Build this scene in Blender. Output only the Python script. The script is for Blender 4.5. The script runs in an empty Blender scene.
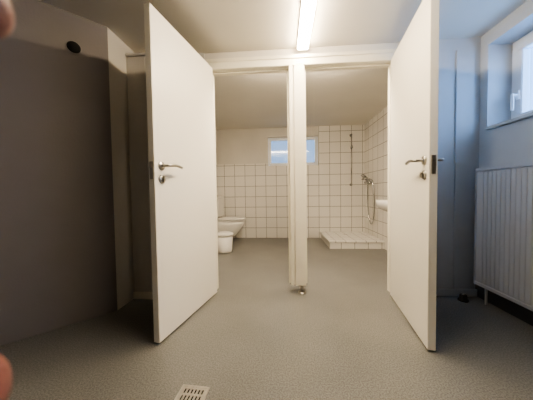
import bpy, bmesh, math
from mathutils import Vector, Matrix
S=bpy.context.scene
try:
    S.view_settings.view_transform='AgX'; S.view_settings.look='AgX - Medium High Contrast'
except Exception as e: print(e)
H=2.10; PY=2.0; FY=4.4; LX=-1.26; RX=1.6; BX=1.53

# ---------------------------------------------------------------- materials
def mat(name,col,rough=.5,metal=0,noise=.06,nscale=6,bump=0,bscale=60,spec=.5,emit=None,es=0,sss=0):
    m=bpy.data.materials.new(name); m.use_nodes=True
    nt=m.node_tree; b=nt.nodes['Principled BSDF']
    b.inputs['Roughness'].default_value=rough; b.inputs['Metallic'].default_value=metal
    b.inputs['Specular IOR Level'].default_value=spec
    tc=nt.nodes.new('ShaderNodeTexCoord')
    n=nt.nodes.new('ShaderNodeTexNoise'); n.inputs['Scale'].default_value=nscale; n.inputs['Detail'].default_value=4
    nt.links.new(tc.outputs['Object'],n.inputs['Vector'])
    r=nt.nodes.new('ShaderNodeValToRGB')
    r.color_ramp.elements[0].position=.3; r.color_ramp.elements[1].position=.7
    r.color_ramp.elements[0].color=[c*(1-noise) for c in col]+[1]
    r.color_ramp.elements[1].color=[min(1,c*(1+noise)) for c in col]+[1]
    nt.links.new(n.outputs['Fac'],r.inputs['Fac']); nt.links.new(r.outputs['Color'],b.inputs['Base Color'])
    if bump:
        n2=nt.nodes.new('ShaderNodeTexNoise'); n2.inputs['Scale'].default_value=bscale
        nt.links.new(tc.outputs['Object'],n2.inputs['Vector'])
        bp=nt.nodes.new('ShaderNodeBump'); bp.inputs['Strength'].default_value=bump; bp.inputs['Distance'].default_value=.003
        nt.links.new(n2.outputs['Fac'],bp.inputs['Height']); nt.links.new(bp.outputs['Normal'],b.inputs['Normal'])
    if emit:
        b.inputs['Emission Color'].default_value=(*emit,1); b.inputs['Emission Strength'].default_value=es
    if sss: b.inputs['Subsurface Weight'].default_value=sss; b.inputs['Subsurface Scale'].default_value=.01
    return m

def tilemat(name,axes,size=.2,off=(0,0),col=(.83,.80,.745),grout=(.28,.26,.235),mortar=.0045):
    m=bpy.data.materials.new(name); m.use_nodes=True
    nt=m.node_tree; b=nt.nodes['Principled BSDF']
    tc=nt.nodes.new('ShaderNodeTexCoord'); sp=nt.nodes.new('ShaderNodeSeparateXYZ'); cb=nt.nodes.new('ShaderNodeCombineXYZ')
    nt.links.new(tc.outputs['Object'],sp.inputs[0])
    for i,a in enumerate(axes):
        ad=nt.nodes.new('ShaderNodeMath'); ad.operation='ADD'; ad.inputs[1].default_value=10+off[i]
        nt.links.new(sp.outputs[a],ad.inputs[0]); nt.links.new(ad.outputs[0],cb.inputs[i])
    br=nt.nodes.new('ShaderNodeTexBrick'); br.offset=0; br.squash=1
    br.inputs['Scale'].default_value=1; br.inputs['Brick Width'].default_value=size; br.inputs['Row Height'].default_value=size
    br.inputs['Mortar Size'].default_value=mortar; br.inputs['Mortar Smooth'].default_value=.1
    br.inputs['Color1'].default_value=(*col,1); br.inputs['Color2'].default_value=(*[c*.95 for c in col],1)
    br.inputs['Mortar'].default_value=(*grout,1)
    nt.links.new(cb.outputs[0],br.inputs['Vector']); nt.links.new(br.outputs['Color'],b.inputs['Base Color'])
    mp=nt.nodes.new('ShaderNodeMapRange'); mp.inputs[3].default_value=.22; mp.inputs[4].default_value=.8
    nt.links.new(br.outputs['Fac'],mp.inputs[0]); nt.links.new(mp.outputs[0],b.inputs['Roughness'])
    bp=nt.nodes.new('ShaderNodeBump'); bp.invert=True; bp.inputs['Strength'].default_value=.4; bp.inputs['Distance'].default_value=.002
    nt.links.new(br.outputs['Fac'],bp.inputs['Height']); nt.links.new(bp.outputs['Normal'],b.inputs['Normal'])
    return m

def floormat():
    m=bpy.data.materials.new('epoxy_floor'); m.use_nodes=True
    nt=m.node_tree; b=nt.nodes['Principled BSDF']
    tc=nt.nodes.new('ShaderNodeTexCoord')
    n=nt.nodes.new('ShaderNodeTexNoise'); n.inputs['Scale'].default_value=2.2; n.inputs['Detail'].default_value=6
    n2=nt.nodes.new('ShaderNodeTexNoise'); n2.inputs['Scale'].default_value=150; n2.inputs['Detail'].default_value=3
    r=nt.nodes.new('ShaderNodeValToRGB'); r2=nt.nodes.new('ShaderNodeValToRGB')
    r.color_ramp.elements[0].position=.3; r.color_ramp.elements[1].position=.7
    r.color_ramp.elements[0].color=(.178,.175,.166,1); r.color_ramp.elements[1].color=(.222,.219,.207,1)
    r2.color_ramp.elements[0].position=.38; r2.color_ramp.elements[1].position=.62
    r2.color_ramp.elements[0].color=(.66,.66,.68,1); r2.color_ramp.elements[1].color=(1.22,1.22,1.20,1)
    mx=nt.nodes.new('ShaderNodeMix'); mx.data_type='RGBA'; mx.blend_type='MULTIPLY'; mx.inputs[0].default_value=1
    L=nt.links.new
    L(tc.outputs['Object'],n.inputs['Vector']); L(tc.outputs['Object'],n2.inputs['Vector'])
    L(n.outputs['Fac'],r.inputs['Fac']); L(n2.outputs['Fac'],r2.inputs['Fac'])
    L(r.outputs['Color'],mx.inputs[6]); L(r2.outputs['Color'],mx.inputs[7]); L(mx.outputs[2],b.inputs['Base Color'])
    b.inputs['Roughness'].default_value=.32
    bp=nt.nodes.new('ShaderNodeBump'); bp.inputs['Strength'].default_value=.12; bp.inputs['Distance'].default_value=.002
    L(n2.outputs['Fac'],bp.inputs['Height']); L(bp.outputs['Normal'],b.inputs['Normal'])
    return m

def glassmat(name,tint):
    m=bpy.data.materials.new(name); m.use_nodes=True
    nt=m.node_tree; nt.nodes.clear()
    o=nt.nodes.new('ShaderNodeOutputMaterial'); t=nt.nodes.new('ShaderNodeBsdfTransparent'); g=nt.nodes.new('ShaderNodeBsdfGlossy')
    t.inputs[0].default_value=(*tint,1); g.inputs['Roughness'].default_value=.05
    f=nt.nodes.new('ShaderNodeMixShader'); f.inputs[0].default_value=.04
    nt.links.new(t.outputs[0],f.inputs[1]); nt.links.new(g.outputs[0],f.inputs[2]); nt.links.new(f.outputs[0],o.inputs[0])
    return m

M_wall=mat('wall_plaster',(.66,.63,.58),.8,noise=.04,nscale=3,bump=.3,bscale=90)
M_ceil=mat('ceiling_paint',(.76,.73,.67),.85,noise=.03,nscale=2,bump=.3,bscale=120)
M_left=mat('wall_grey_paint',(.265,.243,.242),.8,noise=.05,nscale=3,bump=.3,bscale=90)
M_rear=mat('wall_rear_paint',(.22,.205,.195),.8,noise=.05,nscale=3)
M_white=mat('door_lacquer',(.90,.87,.79),.35,noise=.015,nscale=2)
M_frame=mat('frame_paint',(.88,.84,.73),.4,noise=.02)
M_panel=mat('panel_paint',(.56,.565,.57),.5,noise=.03)
M_pvc=mat('window_pvc',(.85,.87,.9),.3,noise=.01)
M_steel=mat('brushed_steel',(.50,.48,.45),.28,1,noise=.1,nscale=40)
M_chrome=mat('chrome',(.42,.42,.42),.12,1,noise=.02)
M_dark=mat('dark_void',(.008,.008,.008),.9)
M_cer=mat('ceramic',(.84,.82,.77),.12,noise=.01)
M_plastic=mat('white_plastic',(.84,.82,.78),.35,noise=.02)
M_rad=mat('radiator_enamel',(.56,.57,.59),.35,noise=.01)
M_base=mat('baseboard_grey',(.10,.10,.11),.5)
M_rub=mat('black_rubber',(.03,.03,.03),.6)
M_skin=mat('skin',(.22,.08,.062),.55,noise=.12,nscale=60,bump=.3,bscale=300)
M_lamp=mat('lamp_diffuser',(.9,.9,.85),.4,emit=(1,.82,.58),es=98)
M_lamp2=mat('lamp_diffuser_washroom',(.9,.9,.85),.4,emit=(1,.83,.62),es=110)
M_floor=floormat(); M_glass=glassmat('window_glass',(.8,.9,1)); M_glass2=glassmat('obscured_window_glass',(.34,.34,.34))
M_tx=tilemat('tiles_back',('X','Z'),off=(.115,.0)); M_ty=tilemat('tiles_side',('Y','Z'))
M_tt=tilemat('tiles_tray',('X','Y'),size=.15,col=(.9,.88,.83))

# ---------------------------------------------------------------- builder
class B:
    def __init__(s): s.bm=bmesh.new(); s.mats=[]
    def mi(s,m):
        if m not in s.mats: s.mats.append(m)
        return s.mats.index(m)
    def _add(s,fs,m,smooth=False):
        i=s.mi(m)
        for f in fs: f.material_index=i; f.smooth=smooth
    def box(s,x0,x1,y0,y1,z0,z1,m,bev=0,M=None):
        t=bmesh.new(); bmesh.ops.create_cube(t,size=1)
        for v in t.verts: v.co=Vector((x0+(v.co.x+.5)*(x1-x0),y0+(v.co.y+.5)*(y1-y0),z0+(v.co.z+.5)*(z1-z0)))
        if bev: bmesh.ops.bevel(t,geom=t.edges[:],offset=bev,segments=2,affect='EDGES')
        if M: t.transform(M)
        s.merge(t,m,False)
    def merge(s,t,m,smooth):
        bmesh.ops.recalc_face_normals(t,faces=t.faces[:])
        vm=[s.bm.verts.new(v.co) for v in t.verts]; t.verts.index_update()
        fs=[]
        for f in t.faces:
            try: fs.append(s.bm.faces.new([vm[v.index] for v in f.verts]))
            except ValueError: pass
        s._add(fs,m,smooth); t.free()
    def loft(s,rings,m,cap=True,smooth=True):
        t=bmesh.new(); R=[[t.verts.new(p) for p in r] for r in rings]; n=len(rings[0])
        for a,b in zip(R,R[1:]):
            for i in range(n): t.faces.new([a[i],a[(i+1)%n],b[(i+1)%n],b[i]])
        if cap: t.faces.new(R[0][::-1]); t.faces.new(R[-1])
        s.merge(t,m,smooth)
    def cyl(s,p0,p1,r0,m,r1=None,n=24,smooth=True):
        r1=r0 if r1 is None else r1
        p0=Vector(p0);p1=Vector(p1);d=(p1-p0).normalized(); q=d.to_track_quat('Z','Y').to_matrix()
        rg=lambda p,r:[p+q@Vector((r*math.cos(2*math.pi*i/n),r*math.sin(2*math.pi*i/n),0)) for i in range(n)]
        s.loft([rg(p0,r0),rg(p1,r1)],m,True,smooth)
    def tube(s,pts,r,m,n=12,sub=6):
        P=[Vector(p) for p in pts]; Q=[]
        if sub>1:
            E=[P[0]*2-P[1]]+P+[P[-1]*2-P[-2]]
            for i in range(1,len(E)-2):
                for k in range(sub):
                    t=k/sub; a,b,c,d=E[i-1],E[i],E[i+1],E[i+2]
                    Q.append(.5*((2*b)+(c-a)*t+(2*a-5*b+4*c-d)*t*t+(3*b-a-3*c+d)*t**3))
            Q.append(P[-1])
        else: Q=P
        rings=[]; up=None
        for i,p in enumerate(Q):
            d=(Q[min(i+1,len(Q)-1)]-Q[max(i-1,0)]).normalized()
            if up is None: up=d.orthogonal().normalized()
            up=(up-d*up.dot(d)).normalized(); sd=d.cross(up)
            rings.append([p+r*(math.cos(2*math.pi*k/n)*up+math.sin(2*math.pi*k/n)*sd) for k in range(n)])
        s.loft(rings,m)
    def done(s,name,M=None):
        me=bpy.data.meshes.new(name); s.bm.to_mesh(me); s.bm.free()
        for m in s.mats: me.materials.append(m)
        o=bpy.data.objects.new(name,me); S.collection.objects.link(o)
        if M: o.matrix_world=M
        return o

# ---------------------------------------------------------------- shell
b=B(); b.box(-3,2.2,-1.6,4.8,-.12,0,M_floor); b.done('floor')
b=B(); b.box(-3,2.2,-1.6,4.8,H,H+.12,M_ceil); b.done('ceiling')
cx,cy=LX,1.634; dx,dy=.692,.722
b=B(); b.box(LX-.15,LX,cy,FY,0,H,M_wall); b.done('wall_left')
ang=math.atan2(dy,dx)
MD=Matrix.Translation((cx,cy,0))@Matrix.Rotation(ang,4,'Z')
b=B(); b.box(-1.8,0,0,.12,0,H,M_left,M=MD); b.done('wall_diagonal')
b=B()
hc=(-.195,1.875)
def ring(r,y,n=32): return [MD@Vector((hc[0]+r*math.cos(2*math.pi*i/n),y,hc[1]+r*math.sin(2*math.pi*i/n))) for i in range(n)]
b.loft([ring(.043,-.001),ring(.043,-.005),ring(.038,-.006),ring(.036,-.002)],M_left,True)
b.loft([ring(.0375,-.0055),ring(.0375,-.0065)],M_dark)
b.done('vent_pipe_opening')
ex,ey=cx-1.8*dx,cy-1.8*dy
b=B(); b.box(ex-.15,ex,-1.5,ey,0,H,M_rear); b.done('wall_rear_left')
b=B(); b.box(-3,2.2,-1.6,-1.5,0,H,M_rear); b.done('wall_front')
wy0,wy1,wz0,wz1=.55,1.93,1.34,1.995
b=B(); xo=RX+.4
b.box(RX,xo,-1.5,PY+.06,0,wz0,M_panel); b.box(RX,xo,-1.5,PY+.06,wz1,H,M_panel)
b.box(RX,xo,-1.5,wy0,wz0,wz1,M_panel); b.box(RX,xo,wy1,PY+.06,wz0,wz1,M_panel); b.done('wall_right')
b=B(); b.box(RX-.025,RX+.150,wy0+.002,wy1-.002,wz0+.001,wz0+.022,M_panel,bev=.004); b.done('windowsill')
def window(name,L,Hh,M,n,G,handle=True,f=.05,s_=.045):
    b=B()
    b.box(0,L,0,.06,0,f,M_pvc,.004); b.box(0,L,0,.06,Hh-f,Hh,M_pvc,.004)
    b.box(0,f,0,.06,f,Hh-f,M_pvc,.004); b.box(L-f,L,0,.06,f,Hh-f,M_pvc,.004)
    w=(L-2*f)/n
    for i in range(n):
        a=f+i*w; c=a+w
        b.box(a,c,-.015,.045,f,f+s_,M_pvc,.005); b.box(a,c,-.015,.045,Hh-f-s_,Hh-f,M_pvc,.005)
        b.box(a,a+s_,-.015,.045,f+s_,Hh-f-s_,M_pvc,.005); b.box(c-s_,c,-.015,.045,f+s_,Hh-f-s_,M_pvc,.005)
        b.box(a+s_-.003,c-s_+.003,.018,.024,f+s_-.003,Hh-f-s_+.003,G)
    if handle:
        hx=f+.022; hz=Hh*.36
        b.box(hx-.014,hx+.014,-.027,-.015,hz-.035,hz+.035,M_pvc,.004)
        b.cyl((hx,-.02,hz),(hx,-.055,hz),.009,M_pvc); b.box(hx-.010,hx+.010,-.066,-.048,hz-.115,hz+.012,M_pvc,.005)
    return b.done(name,M)
M1=Matrix.Translation((RX+.17,wy1,wz0))@Matrix.Rotation(-math.pi/2,4,'Z')
window('window_1',wy1-wy0,wz1-wz0,M1,2,M_glass)
fx0,fx1,fz0,fz1=-.27,.685,1.38,1.93
b=B()
b.box(LX-.15,fx0,FY,FY+.3,0,H,M_wall); b.box(fx1,BX+.2,FY,FY+.3,0,H,M_wall)
b.box(fx0,fx1,FY,FY+.3,0,fz0,M_wall); b.box(fx0,fx1,FY,FY+.3,fz1,H,M_wall); b.done('wall_back')
window('window_2',fx1-fx0,fz1-fz0,Matrix.Translation((fx0,FY+.07,fz0)),2,M_glass2,False,.03,.03)
b=B(); b.box(BX,BX+.2,PY+.06,FY,0,H,M_wall); b.done('wall_right_washroom')
b=B(); t=.01
b.box(LX+.01,fx0,FY-t,FY,0,1.43,M_tx); b.box(fx0,fx1,FY-t,FY,0,fz0,M_tx); b.box(fx1,BX,FY-t,FY,0,H,M_tx); b.done('wall_tiles_back')
b=B(); b.box(BX-t,BX,3.1,FY-t,0,H,M_ty); b.box(BX-t,BX,PY+.06,3.1,0,1.43,M_ty); b.done('wall_tiles_right')
b=B(); b.box(LX,LX+t,PY+.06,FY-t,0,1.43,M_ty); b.done('wall_tiles_left')

# ---------------------------------------------------------------- partition
HX1=-.617; C0,C1=.065,.195; HX2=.928; DT=1.945
b=B()
b.box(LX,HX1-.05,PY,PY+.06,0,H,M_wall); b.done('wall_partition_left')
b=B(); b.box(HX2+.05,RX,PY,PY+.06,0,H,M_panel)
b.box(HX2+.09,1.36,PY-.012,PY,.06,2.0,M_panel,.003); b.box(1.41,1.55,PY-.012,PY,.06,2.0,M_panel,.003); b.done('wall_partition_right')
b=B(); b.box(HX1-.05,HX2+.05,PY+.01,PY+.05,DT+.07,H,M_ceil); b.done('wall_partition_header')
b=B()
b.box(HX1-.055,HX1,PY-.02,PY+.075,0,DT,M_frame,.003); b.box(HX1,HX1+.015,PY+.03,PY+.075,0,DT,M_frame,.002)
b.box(HX2,HX2+.055,PY-.02,PY+.075,0,DT,M_frame,.003); b.box(HX2-.015,HX2,PY+.03,PY+.075,0,DT,M_frame,.002)
b.box(C0,C0+.030,PY-.025,PY+.075,.07,DT,M_frame,.003); b.box(C0+.040,C1,PY-.025,PY+.075,.07,DT,M_frame,.003)
b.box(C0+.025,C0+.045,PY-.005,PY+.065,.07,DT,M_frame,.002)
b.box(C0-.015,C0,PY+.03,PY+.075,.07,DT,M_frame,.002); b.box(C1,C1+.015,PY+.03,PY+.075,.07,DT,M_frame,.002)
b.box(HX1-.055,HX2+.055,PY-.02,PY+.075,DT,DT+.080,M_frame,.003)
b.box(HX1-.06,HX2+.06,PY-.028,PY-.018,DT+.055,DT+.085,M_frame,.003)
b.box(HX1,C0,PY+.03,PY+.075,DT-.015,DT,M_frame,.002); b.box(C1,HX2,PY+.03,PY+.075,DT-.015,DT,M_frame,.002)
xm=(C0+C1)/2
b.cyl((xm+.03,PY+.0,.005),(xm+.03,PY+.0,.08),.02,M_steel); b.cyl((xm+.03,PY+.0,0),(xm+.03,PY+.0,.008),.034,M_steel)
b.box(C0-.001,C0+.001,PY-.01,PY+.012,.93,1.10,M_steel); b.box(C1-.001,C1+.001,PY-.01,PY+.012,.93,1.10,M_steel)
b.done('door_frame')
b=B(); b.box(LX,LX+.16,PY-.17,PY,0,2.0,M_wall,.004); b.box(LX-.0,LX+.18,PY-.185,PY,2.0,2.02,M_wall,.003)
b.box(LX+.0,LX+.17,PY-.182,PY-.168,0,.06,M_frame,.003); b.done('wall_pipe_boxing')

def door(name,hinge,free,side,W,top):
    d=Vector((free[0]-hinge[0],free[1]-hinge[1])).normalized()
    M=Matrix.Translation((hinge[0],hinge[1],0))@Matrix.Rotation(math.atan2(d.y,d.x),4,'Z')
    b=B(); th=.04
    y0,y1=(0,-side*th) if side<0 else (-th,0)
    y0,y1=min(y0,y1),max(y0,y1)
    b.box(.004,W,y0,y1,.012,top,M_white,.002)
    for zc in (.25,1.70):
        b.cyl((0,0,zc-.045),(0,0,zc+.045),.008,M_steel)
        b.box(0,.035,-.002*side-.001,.002*side+.001,zc-.03,zc+.03,M_steel)
    hx=W-.056; hz=1.045
    for sg,yy in ((1,y1),(-1,y0)):
        b.cyl((hx,yy,hz),(hx,yy+sg*.008,hz),.026,M_steel,.024)
        b.tube([(hx,yy+sg*.005,hz),(hx,yy+sg*.035,hz),(hx-.006,yy+sg*.047,hz),(hx-.022,yy+sg*.052,hz+.002),(hx-.07,yy+sg*.052,hz+.006),(hx-.125,yy+sg*.050,hz-.002)],.009,M_steel)
        b.cyl((hx,yy,hz-.08),(hx,yy+sg*.008,hz-.08),.026,M_steel,.024)
        b.box(hx-.006,hx+.006,min(yy+sg*.008,yy+sg*.022),max(yy+sg*.008,yy+sg*.022),hz-.095,hz-.065,M_steel,.002)
    ym=(y0+y1)/2
    b.box(W-.001,W+.002,ym-.010,ym+.010,hz-.08,hz+.02,M_steel)
    b.box(W,W+.010,ym-.006,ym+.006,hz-.015,hz+.015,M_steel)
    return b.done(name,M)
door('door_1',(HX1-.001,PY-.035),(-.754,1.30),-1,.712,1.94)
door('door_2',(HX2+.001,PY-.035),(.820,1.30),1,.702,1.94)

# ---------------------------------------------------------------- lights
def batten(name,x0,x1,y0,y1,m,nz=H):
    b=B()
    b.box(x0-.004,x1+.004,y0,y1,nz-.025,nz-.001,M_plastic,.003)
    b.box(x0,x1,y0+.008,y1-.006,nz-.050,nz-.026,m,.007)
    if (y1-y0)>(x1-x0):
        b.box(x0-.004,x1+.004,y0-.006,y0+.010,nz-.052,nz-.001,M_plastic,.002); b.box(x0-.004,x1+.004,y1-.008,y1,nz-.044,nz-.001,M_plastic,.002)
    else:
        b.box(x0-.006,x0+.010,y0-.004,y1+.004,nz-.052,nz-.001,M_plastic,.002); b.box(x1-.010,x1+.006,y0-.004,y1+.004,nz-.052,nz-.001,M_plastic,.002)
    return b.done(name)
batten('fluorescent_ceiling_light',.137,.223,.62,1.965,M_lamp)
batten('fluorescent_ceiling_light.001',-.35,.75,2.10,2.19,M_lamp2)

# ---------------------------------------------------------------- floor drain
b=B(); a=.064
for p in ((-a,a,-a,-a+.010),(-a,a,a-.010,a),(-a,-a+.010,-a+.010,a-.010),(a-.010,a,-a+.010,a-.010)): b.box(*p,0,.005,M_steel)
b.box(-a+.010,a-.010,-a+.010,a-.010,.0003,.001,M_dark)
for i in range(7):
    x=-.0486+i*.0162
    b.box(x-.0042,x+.0042,-.055,.055,.001,.004,M_steel)
for y in (-.05,-.018,.018,.05): b.box(-.055,.055,y-.005,y+.005,.001,.0042,M_steel)
b.done('floor_drain_grate',Matrix.Translation((-.405,.93,0))@Matrix.Rotation(math.radians(-4),4,'Z'))

# ---------------------------------------------------------------- radiator
b=B(); ry0,ry1,rz0,rz1=.75,1.90,.14,1.04; rx=RX-.10
b.box(rx+.003,RX-.03,ry0,ry1,rz0,rz1,M_rad,.004)
n=int((ry1-ry0-.03)/.034)
for i in range(n):
    y=ry0+.025+i*.034
    b.box(rx-.002,rx+.008,y,y+.022,rz0+.03,rz1-.03,M_rad,.002)
b.box(rx-.006,rx+.02,ry0,ry1,rz0,rz0+.025,M_rad,.003); b.box(rx-.006,RX-.028,ry0,ry1,rz1-.022,rz1+.002,M_rad,.003)
b.box(rx-.003,RX-.028,ry1-.008,ry1+.003,rz0,rz1,M_rad,.002)
for y in (ry0+.2,ry1-.2): b.box(RX-.032,RX-.001,y-.02,y+.02,rz1-.2,rz1-.1,M_rad); b.box(RX-.032,RX-.001,y-.02,y+.02,rz0+.1,rz0+.2,M_rad)
b.tube([(RX-.06,ry1-.06,rz0+.01),(RX-.06,ry1-.06,.05),(RX-.06,ry1-.06,0)],.009,M_rad,sub=2)
b.done('radiator')
b=B(); b.box(RX-.015,RX,-1.5,PY,0,.10,M_base,.003); b.done('baseboard_right')
b=B(); b.box(HX2+.07,RX-.015,PY-.028,PY-.0125,0,.06,M_panel,.003); b.done('baseboard_partition')
b=B(); 
b.loft([[(1.42+r*math.cos(k*math.pi/12),1.90+r*math.sin(k*math.pi/12),z) for k in range(24)] for r,z in ((.035,0),(.035,.012),(.024,.018),(.024,.045),(.02,.05))],M_rub)
b.cyl((1.42,1.90,.05),(1.42,1.90,.053),.008,M_steel); b.done('door_stop')

# ---------------------------------------------------------------- shower tray, rail, mixer
b=B(); b.box(.715,BX-t,3.55,FY-t,0,.10,M_tx); b.box(.70,BX-t,3.535,FY-t,.10,.125,M_tt,.006)
for q,r in ((.128,.04),(.131,.032)): b.cyl((1.1,4.12,.12),(1.1,4.12,q),r,M_steel)
b.done('shower_tray')
b=B(); rxx=1.27; yw=FY-t
b.cyl((rxx,yw-.05,.98),(rxx,yw-.05,1.93),.011,M_chrome)
for z in (1.0,1.91): b.cyl((rxx,yw,z),(rxx,yw-.055,z),.014,M_chrome); b.cyl((rxx,yw,z),(rxx,yw-.008,z),.024,M_chrome)
b.box(rxx-.02,rxx+.02,yw-.08,yw-.03,1.66,1.70,M_chrome,.005); b.cyl((rxx,yw-.06,1.68),(rxx-.01,yw-.11,1.70),.014,M_chrome)
b.done('shower_rail')
b=B(); xw=BX-t; my=4.08; mz=1.03
for y in (my-.075,my+.075): b.cyl((xw,y,mz),(xw-.012,y,mz),.032,M_chrome); b.cyl((xw,y,mz),(xw-.05,y,mz),.016,M_chrome)
b.cyl((xw-.055,my-.10,mz),(xw-.055,my+.10,mz),.026,M_chrome)
b.cyl((xw-.055,my,mz),(xw-.075,my,mz+.05),.022,M_chrome); b.box(xw-.16,xw-.06,my-.012,my+.012,mz+.045,mz+.06,M_chrome,.005)
b.tube([(xw-.055,my,mz-.02),(xw-.055,my,mz-.10),(xw-.06,my-.02,mz-.35),(xw-.06,my-.08,mz-.60),(xw-.055,my-.16,mz-.70),(xw-.05,my-.25,mz-.60),(xw-.05,my-.27,mz-.3),(xw-.06,my-.22,mz-.0),(xw-.08,my-.14,mz+.05)],.011,M_chrome,sub=8)
b.cyl((xw-.08,my-.14,mz+.03),(xw-.13,my-.06,mz+.11),.012,M_chrome,.015)
b.cyl((xw-.125,my-.06,mz+.12),(xw-.165,my-.05,mz+.09),.03,M_chrome,.042)
b.done('shower_mixer')

# ---------------------------------------------------------------- toilet (wall hung, facing +X)
b=B(); ty=4.02; N=40
def el(x0,x1,w,z,n=N,p=2.3):
    c=(x0+x1)/2; a=(x1-x0)/2; o=[]
    for i in range(n):
        t=2*math.pi*i/n; co,si=math.cos(t),math.sin(t)
        o.append((c+a*math.copysign(abs(co)**(2/p),co),ty+w*math.copysign(abs(si)**(2/p),si),z))
    return o
xl=LX+t
b.loft([el(xl,xl+.40,.10,.10),el(xl,xl+.44,.12,.15),el(xl,xl+.52,.155,.25),el(xl,xl+.57,.175,.33),el(xl,xl+.58,.18,.385)],M_cer)
b.loft([el(xl+.07,xl+.585,.188,.390),el(xl+.07,xl+.592,.19,.402),el(xl+.07,xl+.585,.188,.408)],M_plastic)
b.loft([el(xl+.08,xl+.575,.175,.406),el(xl+.08,xl+.575,.175,.420)],M_steel)
b.loft([el(xl+.06,xl+.590,.19,.418),el(xl+.06,xl+.595,.192,.432),el(xl+.07,xl+.57,.175,.444)],M_plastic)
b.box(xl,xl+.16,ty-.2,ty+.2,.46,.80,M_cer,.02); b.box(xl,xl+.17,ty-.205,ty+.205,.80,.825,M_cer,.008)
b.cyl((xl+.08,ty,.825),(xl+.08,ty,.835),.025,M_chrome); b.cyl((xl+.05,ty,.40),(xl+.05,ty,.47),.025,M_cer)
b.done('toilet')
# ---------------------------------------------------------------- waste bin
b=B()
def cr(x,y,r,z,n=36): return [(x+r*math.cos(2*math.pi*i/n),y+r*math.sin(2*math.pi*i/n),z) for i in range(n)]
wx,wy=-.87,3.36
b.loft([cr(wx,wy,.100,0),cr(wx,wy,.108,.02),cr(wx,wy,.122,.25)],M_plastic)
b.loft([cr(wx,wy,.128,.245),cr(wx,wy,.130,.27),cr(wx,wy,.125,.285),cr(wx,wy,.09,.30),cr(wx,wy,.03,.305)],M_plastic)
b.done('waste_bin')
# ---------------------------------------------------------------- washbasin on right wall
b=B()
def rr(x0,x1,y0,y1,z,n=40,p=4):
    o=[]
    for i in range(n):
        q=2*math.pi*i/n; co,si=math.cos(q),math.sin(q)
        o.append(((x0+x1)/2+(x1-x0)/2*math.copysign(abs(co)**(2/p),co),(y0+y1)/2+(y1-y0)/2*math.copysign(abs(si)**(2/p),si),z))
    return o
bx1=BX-t; q=.08; g=-.03
b.loft([rr(bx1-.2,bx1,2.50+q,2.70+q,.62+g),rr(bx1-.34,bx1,2.42+q,2.80+q,.68+g),rr(bx1-.40,bx1,2.36+q,2.86+q,.72+g),rr(bx1-.41,bx1,2.35+q,2.87+q,.80+g),
        rr(bx1-.37,bx1-.09,2.39+q,2.83+q,.80+g),rr(bx1-.34,bx1-.11,2.43+q,2.79+q,.74+g),rr(bx1-.28,bx1-.16,2.52+q,2.70+q,.69+g)],M_cer)
b.tube([(bx1-.045,2.61+q,.80+g),(bx1-.045,2.61+q,.88+g),(bx1-.07,2.61+q,.91+g),(bx1-.14,2.61+q,.90+g),(bx1-.15,2.61+q,.88+g)],.011,M_chrome)
b.box(bx1-.06,bx1-.03,2.60+q,2.62+q,.90+g,.95+g,M_chrome,.003)
b.tube([(bx1-.1,2.6+q,.60),(bx1-.1,2.6+q,.52),(bx1-.06,2.6+q,.47),(bx1,2.6+q,.47)],.017,M_chrome)
b.done('washbasin')

# ---------------------------------------------------------------- camera
yaw,pitch,roll=math.radians(4),math.radians(1.9),math.radians(-.8)
R=Matrix.Rotation(yaw,4,'Z')@Matrix.Rotation(math.pi/2-pitch,4,'X')@Matrix.Rotation(roll,4,'Z')
CM=Matrix.Translation((0,0,.88))@R
cd=bpy.data.cameras.new('camera'); cam=bpy.data.objects.new('camera',cd); S.collection.objects.link(cam)
cam.matrix_world=CM; cd.sensor_width=36; cd.lens=36*230/533; cd.clip_start=.005
cd.dof.use_dof=True; cd.dof.focus_distance=2.0; cd.dof.aperture_fstop=6.5
S.camera=cam

# ---------------------------------------------------------------- photographer's hand
V=[];E=[];Rr=[]
def chain(start,pts):
    p=start
    for (x,y,z,r) in pts:
        V.append((x,y,z)); Rr.append(r)
        if p is not None: E.append((p,len(V)-1))
        p=len(V)-1
    return p
w=chain(None,[(-.200,-.055,.030,.024)])
pm=chain(w,[(-.172,-.012,.005,.027)])
chain(w,[(-.235,-.16,.075,.030),(-.27,-.27,.12,.036)])
chain(pm,[(-.148,.030,-.014,.0125),(-.136,.060,-.034,.0105),(-.116,.066,-.056,.0105),(-.097,.062,-.069,.0105),(-.082,.059,-.075,.0105)])
chain(pm,[(-.162,.036,-.004,.0125),(-.156,.072,-.018,.0095),(-.146,.078,-.045,.0088),(-.136,.064,-.060,.0078)])
chain(pm,[(-.176,.032,.004,.012),(-.178,.066,-.004,.0092),(-.172,.076,-.030,.0085),(-.162,.062,-.048,.0076)])
chain(pm,[(-.188,.022,.012,.011),(-.194,.050,.010,.0082),(-.192,.064,-.010,.0075),(-.184,.056,-.028,.0068)])
chain(w,[(-.170,-.062,.004,.016),(-.146,-.070,-.028,.0135),(-.114,-.066,-.058,.013),(-.096,-.061,-.070,.0125),(-.0845,-.058,-.075,.0125)])
me=bpy.data.meshes.new('hand'); me.from_pydata(V,E,[]); me.materials.append(M_skin)
ho=bpy.data.objects.new('photographer_hand',me); S.collection.objects.link(ho); ho.matrix_world=CM
sk=ho.modifiers.new('skin','SKIN'); sk.use_smooth_shade=True
for i,r in enumerate(Rr): me.skin_vertices[0].data[i].radius=(r,r)
me.skin_vertices[0].data[0].use_root=True
ss=ho.modifiers.new('sub','SUBSURF'); ss.levels=2; ss.render_levels=2

# ---------------------------------------------------------------- world
w=bpy.data.worlds.new('sky'); S.world=w; w.use_nodes=True; bg=w.node_tree.nodes['Background']
bg.inputs[0].default_value=(.42,.64,1,1); bg.inputs[1].default_value=9
